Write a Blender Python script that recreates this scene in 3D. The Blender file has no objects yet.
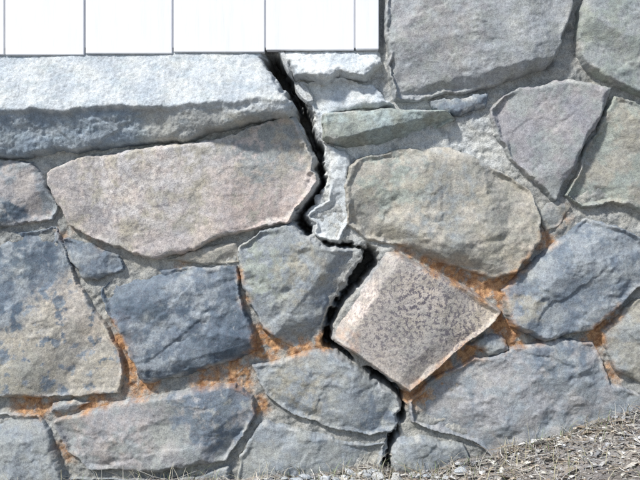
import bpy, math, numpy as np
from mathutils import Vector
S=0.0025
rs=np.random.RandomState(7)
scene=bpy.context.scene
# ---------------------------------------------------------------- noise
_A=np.random.RandomState(3).rand(256,256)*2*np.pi
_H=np.random.RandomState(4).rand(256,256)*2-1
def pn(x,y,seed=0):
    x=np.asarray(x,float)+seed*17.31; y=np.asarray(y,float)+seed*9.77
    xi=np.floor(x).astype(int); yi=np.floor(y).astype(int)
    xf=x-xi; yf=y-yi
    u=xf*xf*xf*(xf*(xf*6-15)+10); v=yf*yf*yf*(yf*(yf*6-15)+10)
    def g(i,j):
        a=_A[(xi+i)&255,(yi+j)&255]
        return np.cos(a)*(xf-i)+np.sin(a)*(yf-j)
    a=g(0,0)*(1-u)+g(1,0)*u; b=g(0,1)*(1-u)+g(1,1)*u
    return (a*(1-v)+b*v)*1.5
def fbm(x,y,seed=0,o=4,gain=.5):
    s=0;a=1.
    for k in range(o):
        s=s+a*pn(x,y,seed+k*3.3); x=x*2.03; y=y*2.03; a*=gain
    return s
def tri(x,y,seed=0):
    # crisp low-poly facets: random heights linearly interpolated on a warped triangular lattice
    x=x+.35*pn(x*1.3,y*1.3,seed+1.7); y=y+.35*pn(x*1.3,y*1.3,seed+5.1)
    a=.6+seed*1.1; x,y=x*math.cos(a)-y*math.sin(a)+seed*7.7,x*math.sin(a)+y*math.cos(a)+seed*3.9
    u=x-y*.57735; v=y*1.1547
    ui=np.floor(u).astype(int); vi=np.floor(v).astype(int); uf=u-ui; vf=v-vi
    h=lambda i,j:_H[(ui+i)&255,(vi+j)&255]
    lo=h(0,0)*(1-uf-vf)+h(1,0)*uf+h(0,1)*vf
    hi=h(1,1)*(uf+vf-1)+h(0,1)*(1-uf)+h(1,0)*(1-vf)
    return np.where(uf+vf<1,lo,hi)
def sm(a,b,x):
    t=np.clip((x-a)/(b-a),0,1); return t*t*(3-2*t)
def seg(px,py,a,b):
    dx,dy=b[0]-a[0],b[1]-a[1]
    t=np.clip(((px-a[0])*dx+(py-a[1])*dy)/(dx*dx+dy*dy+1e-9),0,1)
    return np.hypot(px-a[0]-t*dx,py-a[1]-t*dy),t
def sdpoly(px,py,P):
    d=np.full(px.shape,1e9); ins=np.zeros(px.shape,bool)
    n=len(P)
    for i in range(n):
        a=P[i];b=P[(i+1)%n]
        dd,_=seg(px,py,a,b); d=np.minimum(d,dd)
        if a[1]!=b[1]:
            c=((a[1]>py)!=(b[1]>py))&(px<(b[0]-a[0])*(py-a[1])/(b[1]-a[1])+a[0])
            ins^=c
    return np.where(ins,d,-d)
CR=[(266,36,8),(270,50,10),(278,68,11),(291,90,9.5),(306,116,8.5),(317,148,6.5),(323,178,7),(314,198,8.5),(299,213,7.5),(308,230,7),(320,240,4),(335,245,3.5),(363,247,4.5),(372,258,9.5),(358,279,8.5),(342,303,7),(330,325,5.5),(328,342,6.5),(350,360,3),(380,378,4.5),(400,395,4.5),(405,408,4.5),(398,428,3),(391,450,4.5),(386,478,4.5),(386,520,4)]
def crack(px,py):
    d=np.full(px.shape,1e9)
    for a,b in zip(CR[:-1],CR[1:]):
        dd,t=seg(px,py,a,b)
        d=np.minimum(d,dd-(a[2]*(1-t)+b[2]*t))
    return d+1.4*fbm(px/6,py/6,5,3)+4.0*tri(px/12,py/12,2)
# ---------------------------------------------------------------- colour
ORANGE=[(120,322,7,.8),(127,345,10,1),(128,372,9,1),(142,388,9,.6),(242,275,6,.6),(246,300,6,.6),(262,345,11,1),(300,352,9,.9),(322,345,7,.9),(236,374,10,.8),(205,380,10,.6),
 (92,413,11,.9),(30,406,14,.7),(62,455,9,.4),(405,252,7,.5),(432,270,10,.8),(455,281,11,.9),(478,289,12,1),(500,290,12,1),(514,268,9,.9),(524,256,7,.7),(470,352,10,.9),(445,372,10,.9),(418,392,10,.9),
 (515,345,10,.8),(506,325,9,1),(603,335,11,.9),(612,318,11,.7),(140,406,13,.7),(562,215,9,.4),(548,240,9,.5),(258,408,8,.5),(345,350,7,.5),(180,255,12,.25),(60,235,9,.25),(545,345,8,.4),(238,388,10,.7),(60,410,10,.5),(285,340,9,.6),(612,375,9,.5),(90,250,12,.2)]
def orange(px,py):
    m=np.zeros(px.shape)
    for x,y,r,s in ORANGE:
        m=np.maximum(m,s*np.exp(-((px-x)**2+(py-y)**2)/(2*(r*1.15)**2)))
    n=fbm(px/12,py/12,21,6,.62)
    return np.clip(m*(1.05+1.05*n)-.12,0,1)
OC1=np.array([.50,.27,.115]);OC2=np.array([.29,.125,.04])
def addorange(col,px,py,w):
    o=np.clip(orange(px,py)*w,0,.82)[:,None]
    t=sm(-.4,.5,fbm(px/5,py/5,33,4,.6))[:,None]
    return col*(1-o)+(OC1*(1-t)+OC2*t)*o
# ---------------------------------------------------------------- material
def newmat(name):
    m=bpy.data.materials.new(name); m.use_nodes=True
    nt=m.node_tree; b=nt.nodes['Principled BSDF']; return m,nt,b
def N(nt,t,**k):
    n=nt.nodes.new(t)
    for a,v in k.items(): setattr(n,a,v)
    return n
def noise(nt,vec,scale,detail=4,rough=.6):
    n=N(nt,'ShaderNodeTexNoise'); n.inputs['Scale'].default_value=scale
    n.inputs['Detail'].default_value=detail; n.inputs['Roughness'].default_value=rough
    nt.links.new(vec,n.inputs['Vector']); return n.outputs['Fac']
def ramp(nt,fac,stops):
    r=N(nt,'ShaderNodeValToRGB'); e=r.color_ramp.elements
    while len(e)<len(stops): e.new(.5)
    for i,(p,c) in enumerate(stops):
        e[i].position=p; e[i].color=(c,c,c,1) if not hasattr(c,'__len__') else (*c,1)
    nt.links.new(fac,r.inputs['Fac']); return r.outputs['Color']
def mix(nt,mode,fac,a,b):
    m=N(nt,'ShaderNodeMix',data_type='RGBA',blend_type=mode)
    for s,v in ((m.inputs[0],fac),(m.inputs[6],a),(m.inputs[7],b)):
        if isinstance(v,bpy.types.NodeSocket): nt.links.new(v,s)
        else: s.default_value=v
    return m.outputs[2]
def rockmat(name,grain=1.,bump=.5,speck=True,sc=1.):
    m,nt,b=newmat(name)
    tc=N(nt,'ShaderNodeTexCoord').outputs['Object']
    at=N(nt,'ShaderNodeAttribute',attribute_name='Col')
    c=at.outputs['Color']
    n1=noise(nt,tc,75*sc,4,.75); n2=noise(nt,tc,420*sc,2,.7); n3=noise(nt,tc,14,4,.65)
    c=mix(nt,'MULTIPLY',.66,c,ramp(nt,n1,[(.3,.62),(.5,1.),(.72,1.32)]))
    c=mix(nt,'MULTIPLY',grain,c,ramp(nt,n2,[(.3,.5),(.5,1.),(.7,1.45)]))
    c=mix(nt,'MULTIPLY',.9,c,ramp(nt,n3,[(.3,(.84,.88,.93)),(.5,(1,1,1)),(.7,(1.16,1.12,1.04))]))
    if speck:
        a2=N(nt,'ShaderNodeAttribute',attribute_name='Spk').outputs['Fac']
        n4=noise(nt,tc,110,3,.72)
        k=ramp(nt,n4,[(.515,0.),(.565,.95)])
        mm=N(nt,'ShaderNodeMath',operation='MULTIPLY'); nt.links.new(k,mm.inputs[0]); nt.links.new(a2,mm.inputs[1])
        c=mix(nt,'MIX',mm.outputs[0],c,(.11,.10,.125,1))
        n5=noise(nt,tc,40,6,.8)
        k5=ramp(nt,n5,[(.60,0.),(.67,.4)])
        c=mix(nt,'MIX',k5,c,(.50,.51,.50,1))
    nt.links.new(c,b.inputs['Base Color'])
    b.inputs['Roughness'].default_value=.92
    b.inputs['Specular IOR Level'].default_value=.25
    bp=N(nt,'ShaderNodeBump'); bp.inputs['Strength'].default_value=bump; bp.inputs['Distance'].default_value=.005
    ad=N(nt,'ShaderNodeMath',operation='MULTIPLY_ADD'); nt.links.new(n2,ad.inputs[0]); ad.inputs[1].default_value=.35; nt.links.new(n1,ad.inputs[2])
    nt.links.new(ad.outputs[0],bp.inputs['Height']); nt.links.new(bp.outputs[0],b.inputs['Normal'])
    return m
M_STONE=rockmat('fieldstone',.6,.48)
M_MORT=rockmat('old_mortar',.8,.75,False)
# ---------------------------------------------------------------- grid mesh
def gridmesh(name,X,Y,Z,keep,col,mat,parent,spk=None):
    ny,nx=X.shape
    idx=np.arange(nx*ny).reshape(ny,nx)
    k=keep[:-1,:-1]&keep[1:,:-1]&keep[:-1,1:]&keep[1:,1:]
    q=np.stack([idx[1:,:-1][k],idx[1:,1:][k],idx[:-1,1:][k],idx[:-1,:-1][k]],1)
    if len(q)==0: return None
    used,inv=np.unique(q,return_inverse=True); q=inv.reshape(-1,4)
    co=np.stack([X.ravel(),Y.ravel(),Z.ravel()],1)[used]
    me=bpy.data.meshes.new(name)
    me.vertices.add(len(co)); me.vertices.foreach_set('co',co.astype(np.float32).ravel())
    me.loops.add(q.size); me.loops.foreach_set('vertex_index',q.astype(np.int32).ravel())
    me.polygons.add(len(q)); me.polygons.foreach_set('loop_start',np.arange(0,q.size,4,dtype=np.int32))
    try: me.polygons.foreach_set('loop_total',np.full(len(q),4,dtype=np.int32))
    except Exception: pass
    me.polygons.foreach_set('use_smooth',np.ones(len(q),bool))
    me.update(calc_edges=True); me.validate()
    c=np.ones((len(co),4),np.float32); c[:,:3]=np.clip(col[used],0,1)
    a=me.attributes.new('Col','FLOAT_COLOR','POINT'); a.data.foreach_set('color',c.ravel())
    if spk is not None:
        a=me.attributes.new('Spk','FLOAT','POINT'); a.data.foreach_set('value',spk.ravel()[used].astype(np.float32))
    me.materials.append(mat)
    ob=bpy.data.objects.new(name,me); scene.collection.objects.link(ob)
    if parent: ob.parent=parent
    return ob
def empty(name):
    e=bpy.data.objects.new(name,None); scene.collection.objects.link(e); return e
wall=empty('stone_wall')
BLUE=(.160,.195,.235);BLUE2=(.27,.30,.325);DARK=(.095,.125,.16)
TAN=(.40,.38,.335);TAN2=(.31,.305,.27);PINK=(.50,.455,.435);PINK2=(.38,.36,.355);GREY=(.30,.32,.32);GREEN=(.285,.315,.29);PURP=(.305,.31,.32);CONC=(.49,.525,.545);WHT=(.58,.61,.625);CREAM=(.46,.42,.37)
ST=[]
def st(name,P,c1,c2,base=.006,edge=.012,**k): ST.append(dict(name=name,P=P,c1=np.array(c1),c2=np.array(c2),base=base,edge=edge,**k))
st('ledge_slab',[(-30,44),(100,44),(259,44),(264,52),(275,64),(286,85),(296,103),(285,114),(250,119),(205,131),(185,138),(150,141),(100,147),(60,149),(42,154),(-30,157)],CONC,(.43,.465,.49),ledge=1)
st('ledge_piece',[(277,44),(355,44),(380,44),(379,60),(364,76),(340,72),(325,78),(306,76),(292,74)],CONC,WHT,ledge=2)
st('crack_mortar',[(298,80),(325,76),(345,76),(375,82),(388,98),(400,103),(380,109),(330,112),(323,125),(323,142),(345,150),(352,165),(346,190),(347,222),(338,243),(318,240),(306,215),(328,200),(330,150),(315,115)],WHT,CONC,base=.006,edge=.012,rough=1.6,terr=1.3)
st('stone_a',[(45,172),(70,160),(120,150),(170,143),(230,133),(280,117),(292,117),(305,140),(319,165),(318,182),(303,200),(288,222),(250,232),(210,243),(175,255),(150,258),(125,252),(95,240),(70,225),(55,205),(45,185)],PINK,TAN,base=.016,edge=.016,rough=.6,terr=.5,patch=[(255,200,45,(.49,.42,.39),.6),(90,200,40,PINK2,.6),(260,140,35,GREY,.7),(160,165,60,(.51,.49,.48),.5)],spk=[(120,200,60,.45)])
st('stone_b',[(-30,158),(32,158),(40,175),(46,190),(55,207),(50,220),(10,226),(-30,228)],PINK2,BLUE2,patch=[(5,215,14,DARK,.7)])
st('stone_c',[(-40,232),(25,229),(53,226),(62,250),(70,272),(85,300),(105,325),(121,350),(125,375),(118,395),(60,398),(-40,402)],BLUE,BLUE2,patch=[(75,340,38,CREAM,1.3),(35,350,30,TAN,1.2),(100,380,28,TAN,1.2),(20,385,24,TAN2,.9),(20,260,35,DARK,.5),(8,315,15,DARK,.6)],base=.01,bev=[(0,232,53,226,14,.0010)])
st('stone_d',[(62,240),(90,242),(118,255),(120,268),(95,282),(80,280),(68,262)],BLUE2,BLUE)
st('stone_d2',[(165,260),(200,249),(237,240),(238,262),(200,265)],TAN2,TAN,base=.001,edge=.006,rough=.6)
st('stone_e',[(98,288),(130,271),(180,267),(236,266),(242,300),(256,335),(258,352),(225,366),(180,380),(142,384),(128,355),(110,318),(98,297)],BLUE,DARK,base=.018,edge=.018,rough=1.,terr=1.5,bev=[(98,288,130,271,22,.0009),(130,271,236,266,14,.0012),(142,384,258,352,12,.001)],patch=[(190,300,25,BLUE2,.6),(150,350,30,BLUE2,.5)])
st('stone_f',[(239,245),(260,233),(290,225),(302,228),(315,240),(345,250),(361,253),(362,264),(347,290),(331,322),(312,338),(295,350),(262,330),(248,300),(240,275)],GREY,BLUE2,base=.022,edge=.018,rough=1.,terr=1.6,bev=[(362,264,295,350,26,.0014),(302,228,362,253,10,.001)],patch=[(265,270,25,GREEN,.7),(330,310,18,BLUE,.6),(300,270,24,TAN2,.5)])
st('stone_g',[(331,322),(345,300),(360,275),(380,248),(400,255),(430,270),(470,290),(502,312),(490,325),(460,350),(430,375),(410,391),(385,375),(355,352),(333,340)],(.42,.385,.355),(.36,.34,.315),base=.040,edge=.006,rough=.5,terr=.2,sharp=1,bev=[(331,325,380,246,22,.0034)],spk=[(420,305,40,1.),(455,325,30,.9),(385,330,30,.8),(415,350,25,.7)],patch=[(352,300,14,(.56,.50,.47),1.2),(345,345,14,(.46,.37,.31),.6),(480,310,20,CREAM,.6)])  # first patch paints the upper-left bevel lighter, as if lit
st('stone_h',[(250,366),(290,356),(320,350),(345,357),(373,377),(398,397),(402,410),(396,434),(370,438),(330,430),(290,415),(262,397)],GREY,BLUE2,base=.010,edge=.014,terr=1.2,patch=[(300,390,35,TAN2,.4),(375,420,20,BLUE,.5)])
st('stone_i',[(48,422),(90,411),(120,402),(180,391),(235,385),(252,397),(255,415),(240,440),(225,462),(180,472),(120,475),(85,474),(63,450)],GREY,PURP,base=.012,edge=.016,terr=1.2,patch=[(215,405,30,BLUE,.9),(110,440,35,PINK2,.5)],rough=1.)
st('stone_i2',[(-30,414),(38,415),(50,440),(62,475),(60,500),(-30,505)],BLUE2,GREY)
st('stone_j',[(236,458),(262,424),(290,428),(340,440),(386,446),(386,470),(380,500),(236,500)],BLUE2,GREY,base=.004)
st('stone_j2',[(68,482),(120,481),(180,479),(228,468),(230,505),(70,508)],GREY,BLUE2,base=.002)
st('stone_k',[(393,441),(430,438),(465,445),(472,462),(460,492),(392,492)],GREY,BLUE2)
st('stone_l',[(410,402),(430,383),(470,362),(512,350),(560,338),(597,341),(606,360),(613,384),(650,396),(655,440),(560,470),(500,470),(480,446),(440,434),(412,425)],BLUE2,PURP,base=.012,rough=1.,terr=1.2,patch=[(560,350,30,BLUE,.5),(470,400,30,PURP,.6)])
st('stone_m',[(468,346),(485,333),(503,337),(511,350),(490,359)],BLUE2,GREY,edge=.008)
st('stone_n',[(501,290),(530,262),(560,237),(588,216),(620,226),(655,243),(655,285),(640,290),(615,314),(590,330),(545,342),(511,330),(505,310)],BLUE,BLUE2,base=.020,edge=.018,rough=1.,terr=1.5,bev=[(501,290,588,216,26,.0008)],patch=[(600,250,25,BLUE2,.6),(520,305,20,TAN2,.5)])
st('stone_o',[(602,332),(640,297),(680,290),(690,380),(645,386),(617,374)],TAN2,GREY)
st('stone_p',[(345,187),(350,168),(362,155),(400,149),(452,146),(474,153),(500,172),(530,190),(544,218),(540,243),(516,274),(490,280),(450,266),(400,247),(366,240),(346,225)],TAN2,TAN,base=.028,edge=.016,rough=1.,terr=1.2,bev=[(346,225,490,284,18,.0012),(362,153,478,150,10,.0012)],patch=[(440,205,45,GREY,.4),(500,250,30,TAN2,.5),(390,180,30,GREEN,.5)])
st('stone_q',[(324,115),(380,109),(445,110),(458,118),(430,134),(390,146),(345,146),(325,138)],(.36,.42,.41),GREEN,base=.042,edge=.010,rough=.8,sharp=1,bev=[(345,148,457,122,10,.0044)])
st('stone_r',[(385,-70),(480,-75),(574,-60),(572,10),(560,45),(545,65),(500,84),(450,96),(418,100),(396,98),(389,70),(385,30)],(.345,.365,.38),GREY,base=.034,edge=.014,rough=.7,terr=.9,bev=[(385,-70,389,70,6,.002),(396,98,545,65,6,.002)],patch=[(430,30,50,PURP,.5)])
st('stone_r2',[(429,99),(460,96),(491,90),(488,108),(460,114),(435,108)],BLUE2,BLUE,edge=.007)
st('stone_s',[(492,108),(520,86),(570,78),(613,87),(600,120),(576,165),(556,199),(538,186),(512,160),(495,135)],(.315,.31,.325),GREY,base=.014,edge=.010,rough=.6,terr=.6)
st('stone_t',[(590,-60),(690,-60),(700,100),(640,91),(605,78),(585,60),(577,38),(583,0)],GREY,GREEN,base=.020,edge=.012,rough=.8)
st('stone_u',[(567,195),(590,142),(617,96),(650,103),(720,110),(715,200),(645,211),(612,200),(585,211)],TAN2,GREEN,base=.014,edge=.010,rough=.6)
st('stone_v',[(540,215),(560,196),(578,206),(560,226),(548,232)],TAN2,GREY,base=0.,edge=.006)
st('stone_w',[(50,404),(95,400),(88,408),(60,414),(48,413)],BLUE2,GREY,base=0.,edge=.006)
def stone_geom(s,px,py,sd0,i,fine=True):
    k=s.get('rough',1.); te=s.get('terr',.9); sh=s.get('sharp',0)
    w=.45 if sh else 1.
    sd=sd0-(0 if s.get('ledge') else 1.3)+w*(1.2*fbm(px/15,py/15,i+.5,3)+3.*tri(px/22,py/22,i+3)+.7*fbm(px/4,py/4,i+9.5,2))
    cd=crack(px,py) if fine else np.full(px.shape,99.)
    sd=np.minimum(sd,cd)
    r=np.random.RandomState(100+i)
    cx,cy=px[sd0>0].mean(),py[sd0>0].mean()
    wx=px+4*fbm(px/30,py/30,i+2,2); wy=py+4*fbm(px/30,py/30,i+4,2)
    f=np.full(px.shape,1e9); R=max(20,np.sqrt((sd0>0).sum())*.5*abs(px[0,1]-px[0,0]))
    for q in range(7):
        a=r.rand()*6.283; sl=r.uniform(.05,.34); off=r.uniform(.35,.9)*R
        f=np.minimum(f,-np.maximum(-.5*R,((wx-cx)*np.cos(a)+(wy-cy)*np.sin(a))-off)*sl*S)
    a=r.rand()*6.28
    tilt=((px-cx)*np.cos(a)+(py-cy)*np.sin(a))*S*r.uniform(.03,.10)
    n1=fbm(px/38,py/38,i,3)
    rm=.2+.9*sm(-.1,.3,fbm(px/34,py/34,i+21,3))     # smooth cleaved areas / chipped areas
    fc=.0085*tri(px/52,py/42,i+1)+.0040*tri(px/24,py/18,i+2)*(.45+.55*rm)+rm*(.0022*tri(px/11,py/8,i+5)+.0011*tri(px/5,py/4,i+6))
    # a few nearly straight cleavage breaks
    for q in range(4):
        a=r.uniform(-.9,.9)+1.57; off=r.uniform(-.75,.75)*R; amp=r.uniform(-.0032,.0032)
        u=(px-cx)*math.cos(a)+(py-cy)*math.sin(a)-off+9*tri(px/30,py/30,i+q+14)+2.*fbm(px/9,py/9,i+q,2)
        v=(px-cx)*-math.sin(a)+(py-cy)*math.cos(a)
        ext=sm(R*.9,R*.5,np.abs(v-r.uniform(-.6,.6)*R))
        fc=fc+amp*ext*(sm(-1.2,1.2,u)-np.clip(u/(R*.9),0,1))
    fine_n=fbm(px/6,py/6,i+11,4,.65)*(.45+.55*rm)
    ew=4.2+3.0*fbm(px/25,py/25,i+31,2)
    e=np.clip(sd/np.clip(ew,1.8,9),0,1)
    h=s['base']+s['edge']*(.55*e+.45*np.sqrt(np.clip(1-(1-e)**2,0,1)))+np.clip(f*1.2,-.022,.0)*e+tilt*e+k*(.0014*n1+.0009*fine_n)*(.4+.6*e)+fc*te*(.3+.7*e)
    for b in s.get('bev',[]):
        x1,y1,x2,y2,w,sl=b; L=math.hypot(x2-x1,y2-y1); nx,ny=-(y2-y1)/L,(x2-x1)/L
        dl=(px-x1)*nx+(py-y1)*ny
        if dl[sd0>0].mean()<0: dl=-dl
        h=h-sl*np.clip(w-dl+2*fbm(px/12,py/12,i+3,2),0,w+6)
    if s.get('ledge'):
        if s['ledge']==1:
            brk=113+3*fbm(px/30,py*0,3,4)+4*tri(px/26,py*0,3)+np.interp(px,[0,140,200,290],[0,-2,-4,-12])
            top=.005+.072*np.clip((py-52)/(brk-52),-.2,1)
            low=-(.0007*np.clip(py-brk-2,0,99))-.007*sm(-1,5,py-brk)
            h=top+low+.0022*n1+.0012*fine_n*(1+.6*sm(-3,4,py-brk))+.0010*fbm(px/2.5,py/2.5,i+41,2)+fc*(.3+1.1*sm(0,6,py-brk))
            h=h-.01*(1-np.sqrt(np.clip(1-(1-np.clip(sd/8,0,1))**2,0,1)))
        else:
            h=.005+.05*np.clip((py-52)/24,-.2,1)+.003*n1+.002*fine_n+fc*.6-.010*(1-e)
    out=np.clip(-sd,0,20)
    lip=2.6+2.*tri(px/9,py/9,9)
    lp=np.clip(lip,.5,4.5)
    h=h-np.where(cd<8,np.minimum(out,lp)*.0075+np.clip(out-lp,0,9)*.028,out*.013)
    return h,sd,cd
for i,s in enumerate(ST):
    P=s['P']; xs=[p[0] for p in P]; ys=[p[1] for p in P]
    gx=np.arange(min(xs)-8,max(xs)+8,1.0); gy=np.arange(min(ys)-8,max(ys)+8,1.0)
    px,py=np.meshgrid(gx,gy)
    sd0=sdpoly(px,py,P)
    h,sd,cd=stone_geom(s,px,py,sd0,i)
    t=sm(-.4,.4,fbm(px/32,py/32,i+50,6,.65)).ravel()[:,None]
    col=s['c1']*(1-t)+s['c2']*t
    X,Y=px.ravel(),py.ravel()
    for (x,y,r_,c,w) in s.get('patch',[]):
        m=np.clip(w*np.exp(-((X-x)**2+(Y-y)**2)/(2*r_*r_))*(1+1.3*fbm(X/14,Y/14,i+60,5,.6))*1.2-.1,0,1)
        m=sm(.1,.7,m)[:,None]; col=col*(1-m)+np.array(c)*m
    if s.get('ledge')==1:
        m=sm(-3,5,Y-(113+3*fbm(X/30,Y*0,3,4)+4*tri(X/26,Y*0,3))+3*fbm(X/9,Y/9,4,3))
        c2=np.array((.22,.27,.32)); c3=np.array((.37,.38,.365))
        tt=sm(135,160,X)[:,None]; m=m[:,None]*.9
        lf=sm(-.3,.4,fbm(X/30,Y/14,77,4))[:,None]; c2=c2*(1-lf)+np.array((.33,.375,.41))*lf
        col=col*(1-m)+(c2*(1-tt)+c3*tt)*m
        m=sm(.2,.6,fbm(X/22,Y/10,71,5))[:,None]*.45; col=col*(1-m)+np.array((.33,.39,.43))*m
    sf=sd.ravel()
    sme=(1-sm(1,6,sf))*sm(.05,.5,fbm(X/16,Y/16,i+80,4)); sme=sme[:,None]*.6
    if not s.get('ledge'): col=col*(1-sme)+np.array((.45,.455,.44))*sme
    col=addorange(col,X,Y,.10+.75*(1-sm(0,6,sf)))
    cc=cd.ravel()
    m=(sm(2,-1,cc)*.75)[:,None]; col=col*(1-m)+np.array((.40,.42,.43))*m  # inner crack faces tinted pale grey, a lit look painted into the colour
    col=col*(1-.6*sm(-3,-6,cc))[:,None]  # painted shade: stone colour darkens deeper into the crack
    spk=np.zeros(px.shape)+.22
    if s.get('ledge') or s['name']=='crack_mortar': spk[:]=.08
    for (x,y,r_,w) in s.get('spk',[]):
        spk=np.maximum(spk,w*np.exp(-((px-x)**2+(py-y)**2)/(2*r_*r_)))
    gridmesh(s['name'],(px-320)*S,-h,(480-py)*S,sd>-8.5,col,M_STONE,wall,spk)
# ---------------------------------------------------------------- mortar bed
def mort(name,x0,x1,y0,y1,step,mask=None):
    gx=np.arange(x0,x1+step*.5,step); gy=np.arange(y0,y1+step*.5,step)
    px,py=np.meshgrid(gx,gy)
    h=-.006+.004*fbm(px/20,py/20,90,3)+.0024*fbm(px/6,py/6,91,4,.6)+.0036*tri(px/11,py/9,8)
    cd=crack(px,py)
    h=h-.15*sm(0,-5,cd)
    h=np.where(py<52,np.where(px<384,-.02,h),h)
    X,Y=px.ravel(),py.ravel()
    t=sm(-.4,.4,fbm(X/30,Y/30,92,6,.65))[:,None]
    col=np.array((.37,.37,.35))*(1-t)+np.array((.28,.285,.275))*t
    w=(np.exp(-((X-335)**2/(2*45**2)+(Y-140)**2/(2*75**2)))+.75*np.exp(-((X-130)**2/(2*120**2)+(Y-150)**2/(2*22**2)))+.75*np.exp(-((X-470)**2/(2*60**2)+(Y-140)**2/(2*30**2))))
    w=np.clip(w,0,1)[:,None]; col=col*(1-w)+np.array((.53,.55,.55))*w
    g=sm(.15,.5,fbm(X/12,Y/12,95,4))[:,None]*.45; col=col*(1-g)+np.array((.18,.19,.19))*g
    col=addorange(col,X,Y,1.45)
    col=col*(1-.6*sm(-.5,-4,cd.ravel()))[:,None]  # shade inside the crack painted into the mortar colour
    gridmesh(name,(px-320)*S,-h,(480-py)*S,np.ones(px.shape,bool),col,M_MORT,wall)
mort('mortar_joints',-24,664,-24,540,1.2)
mort('mortar_joints_side',-1100,-24,53,540,4)
mort('mortar_joints_far',664,1500,-560,540,4)
mort('mortar_joints_upper',384,664,-560,-24,4)
# ---------------------------------------------------------------- broken fragments in the crack
import bmesh
bm=bmesh.new(); bmesh.ops.create_icosphere(bm,subdivisions=2,radius=1); iv=np.array([v.co[:] for v in bm.verts]); ifc=[[v.index for v in f.verts] for f in bm.faces]; bm.free()
V=[];F=[];C=[]
def pebble(x,y,z,r,c,vert=False,asp=None):
    pts=iv.copy()
    for q in range(7):
        d=rs.randn(3); d/=np.linalg.norm(d); lim=rs.uniform(.35,.8); e=np.clip(pts@d-lim,0,9); pts-=np.outer(e,d)
    sc=(np.array(asp) if asp else np.array([rs.uniform(.7,1.3),rs.uniform(.7,1.3),rs.uniform(.45,.85)]))*r; pts=pts*sc
    a=rs.rand()*6.28 if asp is None else rs.uniform(.2,.7); ca,sa=math.cos(a),math.sin(a)
    b0=len(V)
    for p in pts:
        if vert: V.append((x+p[0]*ca-p[2]*sa,y+p[1],z+p[0]*sa+p[2]*ca))
        else: V.append((x+p[0]*ca-p[1]*sa,y+p[0]*sa+p[1]*ca,z+p[2]+r*.15))
        C.append((*c,1))
    for f in ifc: F.append([b0+q for q in f])
def merged(name,verts,faces,cols,mat,smooth=False):
    me=bpy.data.meshes.new(name); me.from_pydata(verts,[],faces); me.update()
    a=me.attributes.new('Col','FLOAT_COLOR','POINT'); a.data.foreach_set('color',np.array(cols,np.float32).ravel())
    me.materials.append(mat); ob=bpy.data.objects.new(name,me); scene.collection.objects.link(ob)
    return ob
for (x,y,r,dp) in [(287,62,12,.02),(304,92,13,.02),(323,206,10,.02)]:
    pebble((x-320)*S,dp,(480-y)*S,r*S,(.44,.46,.47),True,(rs.uniform(.6,.8),1.2,rs.uniform(1.3,1.7)))
o=merged('broken_mortar',V,F,C,M_MORT); o.parent=wall
# ---------------------------------------------------------------- stones outside the traced area
seeds=[]
for (x0,x1,y0,y1) in ((-1100,-30,165,540),(640,1500,-560,540),(384,640,-560,-40)):
    nx=int((x1-x0)/115)+1; ny=int((y1-y0)/85)+1
    for a in range(nx):
        for b in range(ny):
            seeds.append((x0+(a+.5+.5*(b%2)+rs.uniform(-.28,.28))*(x1-x0)/nx,y0+(b+.5+rs.uniform(-.28,.28))*(y1-y0)/ny))
seeds=[q for q in seeds if not any(sdpoly(np.array([q[0]]),np.array([q[1]]),s['P'])[0]>-12 for s in ST)]
pal=[(TAN2,GREY),(BLUE,BLUE2),(PURP,GREY),(GREY,TAN),(PINK,TAN),(BLUE2,DARK),(GREEN,TAN2)]
for i,q in enumerate(seeds):
    gx=np.arange(q[0]-110,q[0]+110,3.); gy=np.arange(q[1]-90,q[1]+90,3.)
    px,py=np.meshgrid(gx,gy); sd0=np.full(px.shape,60.)
    for j,p in enumerate(seeds):
        if j==i or math.hypot(p[0]-q[0],p[1]-q[1])>330: continue
        L=math.hypot(p[0]-q[0],p[1]-q[1]); nx,ny=(p[0]-q[0])/L,(p[1]-q[1])/L
        sd0=np.minimum(sd0,-((px-(p[0]+q[0])/2)*nx+(py-(p[1]+q[1])/2)*ny)-4)
    for s in ST:
        xs=[p[0] for p in s['P']]
        if min(xs)-120>q[0]+110 or max(xs)+120<q[0]-110: continue
        sd0=np.minimum(sd0,-sdpoly(px,py,s['P'])-8)
    if q[0]<384: sd0=np.minimum(sd0,py-162)
    else:
        sd0=np.minimum(sd0,px-388)
    sd0=np.minimum(sd0,np.minimum(px+1098,1498-px)); sd0=np.minimum(sd0,py+556)
    if (sd0>3).sum()<20: continue
    pp=pal[rs.randint(len(pal))]
    s=dict(base=.010,edge=.016,rough=1.,terr=.8)
    h,sd,cd=stone_geom(s,px,py,sd0,200+i,False)
    t=sm(-.35,.35,fbm(px/32,py/32,i+350,5,.6)).ravel()[:,None]
    col=np.array(pp[0])*(1-t)+np.array(pp[1])*t
    gridmesh('stone_x%d'%i,(px-320)*S,-h,(480-py)*S,sd>-7,col,M_STONE,wall,np.zeros(px.shape)+.12)
gx=np.arange(-1100,-26,3.); gy=np.arange(44,165,2.5); px,py=np.meshgrid(gx,gy)
s=dict(base=.0,edge=.01,ledge=1); sd0=np.minimum(np.minimum(py-44,156-py+4*fbm(px/50,py*0,2,2)),-20-px)
h,sd,cd=stone_geom(s,px,py,sd0,0,False)
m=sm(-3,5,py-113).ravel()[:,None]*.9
gridmesh('ledge_slab_run',(px-320)*S,-h,(480-py)*S,sd>-7,np.array((.47,.505,.53))*(1-m)+np.array((.27,.32,.36))*m,M_STONE,wall,np.zeros(px.shape))
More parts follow.
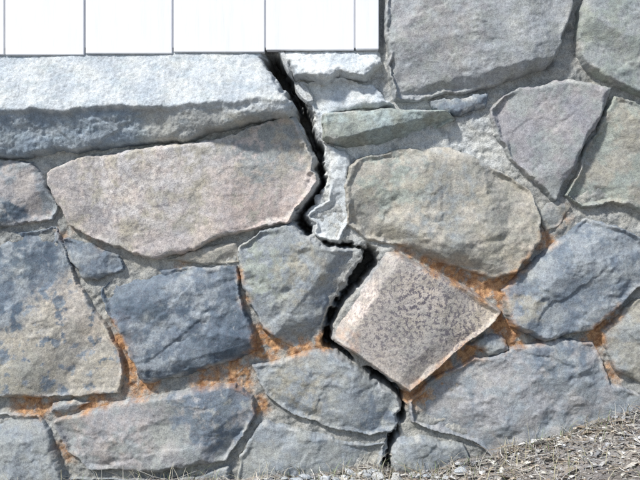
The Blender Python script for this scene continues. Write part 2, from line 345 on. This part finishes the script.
def box(name,x0,x1,y0,y1,z0,z1,mat,parent,bev=0):
    v=[(x,y,z) for x in (x0,x1) for y in (y0,y1) for z in (z0,z1)]
    f=[(0,1,3,2),(4,6,7,5),(0,4,5,1),(2,3,7,6),(0,2,6,4),(1,5,7,3)]
    me=bpy.data.meshes.new(name); me.from_pydata(v,[],f); me.update()
    ob=bpy.data.objects.new(name,me); scene.collection.objects.link(ob); me.materials.append(mat); ob.parent=parent
    if bev:
        mo=ob.modifiers.new('b','BEVEL'); mo.width=bev; mo.segments=3
    return ob
mc,nt,b=newmat('core_rubble'); b.inputs['Roughness'].default_value=1
tc=N(nt,'ShaderNodeTexCoord').outputs['Object']; nt.links.new(ramp(nt,noise(nt,tc,20),[(.3,.06),(.7,.2)]),b.inputs['Base Color'])
box('core',(-1098-320)*S,(1498-320)*S,.17,.45,-.4,(480-56)*S,mc,wall)
box('core_upper',(386-320)*S,(1498-320)*S,.0301,.45,(480-52)*S,(480+556)*S,mc,wall)
# ---------------------------------------------------------------- white board siding
mw,nt,b=newmat('white_paint')
tc=N(nt,'ShaderNodeTexCoord').outputs['Object']
mp=N(nt,'ShaderNodeMapping'); mp.inputs['Scale'].default_value=(1,1,.12); nt.links.new(tc,mp.inputs[0])
w=ramp(nt,noise(nt,mp.outputs[0],45,5),[(.3,(.72,.735,.77)),(.7,(.80,.81,.825))])
d=ramp(nt,noise(nt,tc,55,6,.75),[(.66,0.),(.72,.4)])
w=mix(nt,'MIX',d,w,(.5,.51,.52,1)); nt.links.new(w,b.inputs['Base Color']); b.inputs['Roughness'].default_value=.55
bp=N(nt,'ShaderNodeBump'); bp.inputs['Strength'].default_value=.2; bp.inputs['Distance'].default_value=.002
nt.links.new(noise(nt,mp.outputs[0],120,3),bp.inputs['Height']); nt.links.new(bp.outputs[0],b.inputs['Normal'])
sid=empty('wood_board_siding')
edges=[3,83.5,172,265,355]
bots=[54,52.5,51,49]
while edges[0]>-1000: edges.insert(0,edges[0]-87); bots.insert(0,54+rs.uniform(-.8,.8))
for j in range(len(edges)-1):
    x0,x1=edges[j]+.7,edges[j+1]-.7
    box('board_%d'%j,(x0-320)*S,(x1-320)*S,-.012+rs.uniform(-.0015,.0015),.012,(480-bots[j])*S,2.45,mw,sid,.0022)
box('corner_trim',(356-320)*S,(379-320)*S,-.016,.012,(480-48.5)*S,2.45,mw,sid,.002)
box('sheathing',(-1090-320)*S,(378-320)*S,-.005,.10,(480-46)*S,2.449,mw,sid)
# ---------------------------------------------------------------- ground
def gz(X,Y):
    z=np.interp(X,[-8,-3,-1,-.35,-.1,.05,.275,.45,.6,.8,1.2,2,5],[-.35,-.2,-.05,-.008,.008,.016,.026,.068,.112,.178,.25,.36,.45])
    d=np.clip(-Y,0,3)
    fade=np.exp(-(np.abs(X)+np.abs(Y))/60)
    return z-.11*d+(.012*fbm(X*3,Y*3,5,3)+.007*fbm(X*14,Y*14,6,3)+.004*fbm(X*45,Y*45,8,3))*fade
xs=np.concatenate([-np.geomspace(400,2.2,26),np.arange(-2,2.2,.011),np.geomspace(2.3,400,26)])
ys=np.concatenate([-np.geomspace(400,1.35,26),np.arange(-1.3,.12,.011),np.geomspace(.2,400,20)])[::-1]
GX,GY=np.meshgrid(xs,ys)
GZ=gz(GX,GY)
X,Y=GX.ravel(),GY.ravel()
t=sm(-.4,.4,fbm(X*6,Y*6,11,5,.6))[:,None]
gc=np.array((.30,.28,.265))*(1-t)+np.array((.17,.16,.155))*t
mg=rockmat('dirt',1.,1.,False)
gridmesh('ground',GX,GY,GZ,np.ones(GX.shape,bool),gc,mg,None)
# ---------------------------------------------------------------- litter
ml=rockmat('dry_leaf',.5,.3,False)
def place(n,x0=-1.0,x1=1.3,dmax=.9,pw=1.4):
    x=rs.uniform(x0,x1,n); y=-.025-dmax*rs.rand(n)**pw
    return x,y,gz(x,y)
LC=[(.40,.35,.29),(.30,.265,.225),(.50,.46,.40),(.22,.185,.155),(.40,.39,.37),(.62,.61,.59),(.17,.16,.15),(.36,.36,.36),(.33,.27,.21),(.55,.54,.50)]
V=[];F=[];C=[]
for x,y,z in zip(*place(20000)):
    L=rs.uniform(.0015,.0085) if rs.rand()<.93 else rs.uniform(.009,.019); W=L*rs.uniform(.3,.85); a=rs.rand()*6.28; curl=rs.uniform(-.4,.9)*L
    pit=rs.uniform(-.8,.8); c=LC[rs.randint(len(LC))]; k=rs.uniform(.7,1.2)
    pts=[(-1,0),(-.45,.8),(.3,.75),(1,0),(.4,-.8),(-.4,-.7),(0,0)]
    b0=len(V)
    for (u,v) in pts:
        u+=rs.uniform(-.25,.25); v+=rs.uniform(-.25,.25); lx=u*L; ly=v*W; lz=abs(v)*curl*.7+u*L*pit*.6
        V.append((x+lx*math.cos(a)-ly*math.sin(a),y+lx*math.sin(a)+ly*math.cos(a),z+.003+lz)); C.append((c[0]*k,c[1]*k,c[2]*k,1))
    for q in range(6): F.append((b0+q,b0+(q+1)%6,b0+6))
merged('leaf_litter',V,F,C,ml)
V=[];F=[];C=[]
for x,y,z in zip(*place(4600)):
    L=rs.uniform(.015,.085); r=rs.uniform(.0004,.0013); a=rs.rand()*6.28; p=rs.uniform(-.15,.5); bend=rs.uniform(-.5,.5)
    c=LC[rs.randint(len(LC))]; b0=len(V); n=5
    for q in range(n):
        t=q/(n-1); aa=a+bend*t*2
        cx=x+L*(t-.5)*math.cos(aa); cy=min(-.012,y+L*(t-.5)*math.sin(aa)); cz=z+.005+max(-.002,L*(t-.2)*p)+rs.uniform(0,.002)
        for w in range(3):
            an=w*2.094; rr=r*(1-.5*t)
            V.append((cx-rr*math.cos(an)*math.sin(aa),cy+rr*math.cos(an)*math.cos(aa),cz+rr*math.sin(an))); C.append((*c,1))
        if q:
            o=b0+(q-1)*3
            for w in range(3): F.append((o+w,o+(w+1)%3,o+3+(w+1)%3,o+3+w))
merged('twigs',V,F,C,ml)
V=[];F=[];C=[]
GC=[(.40,.41,.43),(.60,.61,.62),(.34,.33,.32),(.25,.26,.28),(.48,.46,.43)]
for x,y,z in zip(*place(3200)):
    pebble(x,y,z,rs.uniform(.0015,.006) if rs.rand()<.9 else rs.uniform(.007,.012),GC[rs.randint(5)])
for q in range(120):
    x=rs.normal(.06,.15); y=-.03-abs(rs.normal(0,.05)); r=rs.uniform(.004,.012) if rs.rand()<.8 else rs.uniform(.014,.022); pebble(x,y,float(gz(x,y))+r*.2,r,[(.52,.55,.58),(.38,.41,.44),(.44,.45,.45)][rs.randint(3)])
merged('gravel',V,F,C,M_MORT)
V=[];F=[];C=[]
for x,y,z in zip(*place(2400,dmax=.8,pw=2.1)):
    L=rs.uniform(.015,.07); w=rs.uniform(.0006,.0013); a=rs.rand()*6.28; lean=rs.uniform(.3,1.3)
    c=[(.17,.22,.11),(.36,.34,.23),(.44,.41,.32),(.40,.39,.34)][rs.randint(4)]; b0=len(V)
    for q in range(4):
        t=q/3; ox=lean*L*t*t; ww=w*(1-t*.8)
        for sg in (-1,1):
            V.append((x+ox*math.cos(a)-sg*ww*math.sin(a),min(-.01,y+ox*math.sin(a)+sg*ww*math.cos(a)),z+L*t*(1-.3*t*lean))); C.append((*c,1))
        if q: o=b0+(q-1)*2; F.append((o,o+1,o+3,o+2))
merged('dry_grass',V,F,C,ml)
# ---------------------------------------------------------------- light
el,az=math.radians(46),math.radians(224)
w=bpy.data.worlds.new('World'); scene.world=w; w.use_nodes=True
nt=w.node_tree; bg=nt.nodes['Background']
sk=nt.nodes.new('ShaderNodeTexSky'); sk.sky_type='NISHITA'; sk.sun_disc=False; sk.sun_elevation=el; sk.sun_rotation=az
nt.links.new(sk.outputs[0],bg.inputs[0]); bg.inputs[1].default_value=.145
L=bpy.data.lights.new('sun','SUN'); L.energy=5; L.angle=math.radians(5); L.color=(1,.965,.91)
so=bpy.data.objects.new('sun',L); scene.collection.objects.link(so)
d=Vector((math.sin(az)*math.cos(el),math.cos(az)*math.cos(el),math.sin(el)))
so.rotation_euler=d.to_track_quat('Z','Y').to_euler()
# ---------------------------------------------------------------- camera
cam=bpy.data.cameras.new('camera'); co=bpy.data.objects.new('camera',cam); scene.collection.objects.link(co)
co.location=(0,-2.022,.6); co.rotation_euler=(math.radians(90),0,0); cam.lens=45; cam.sensor_width=36; cam.clip_end=2000; cam.clip_start=.05
scene.camera=co
scene.view_settings.view_transform='Standard'; scene.view_settings.look='None'; scene.view_settings.exposure=0
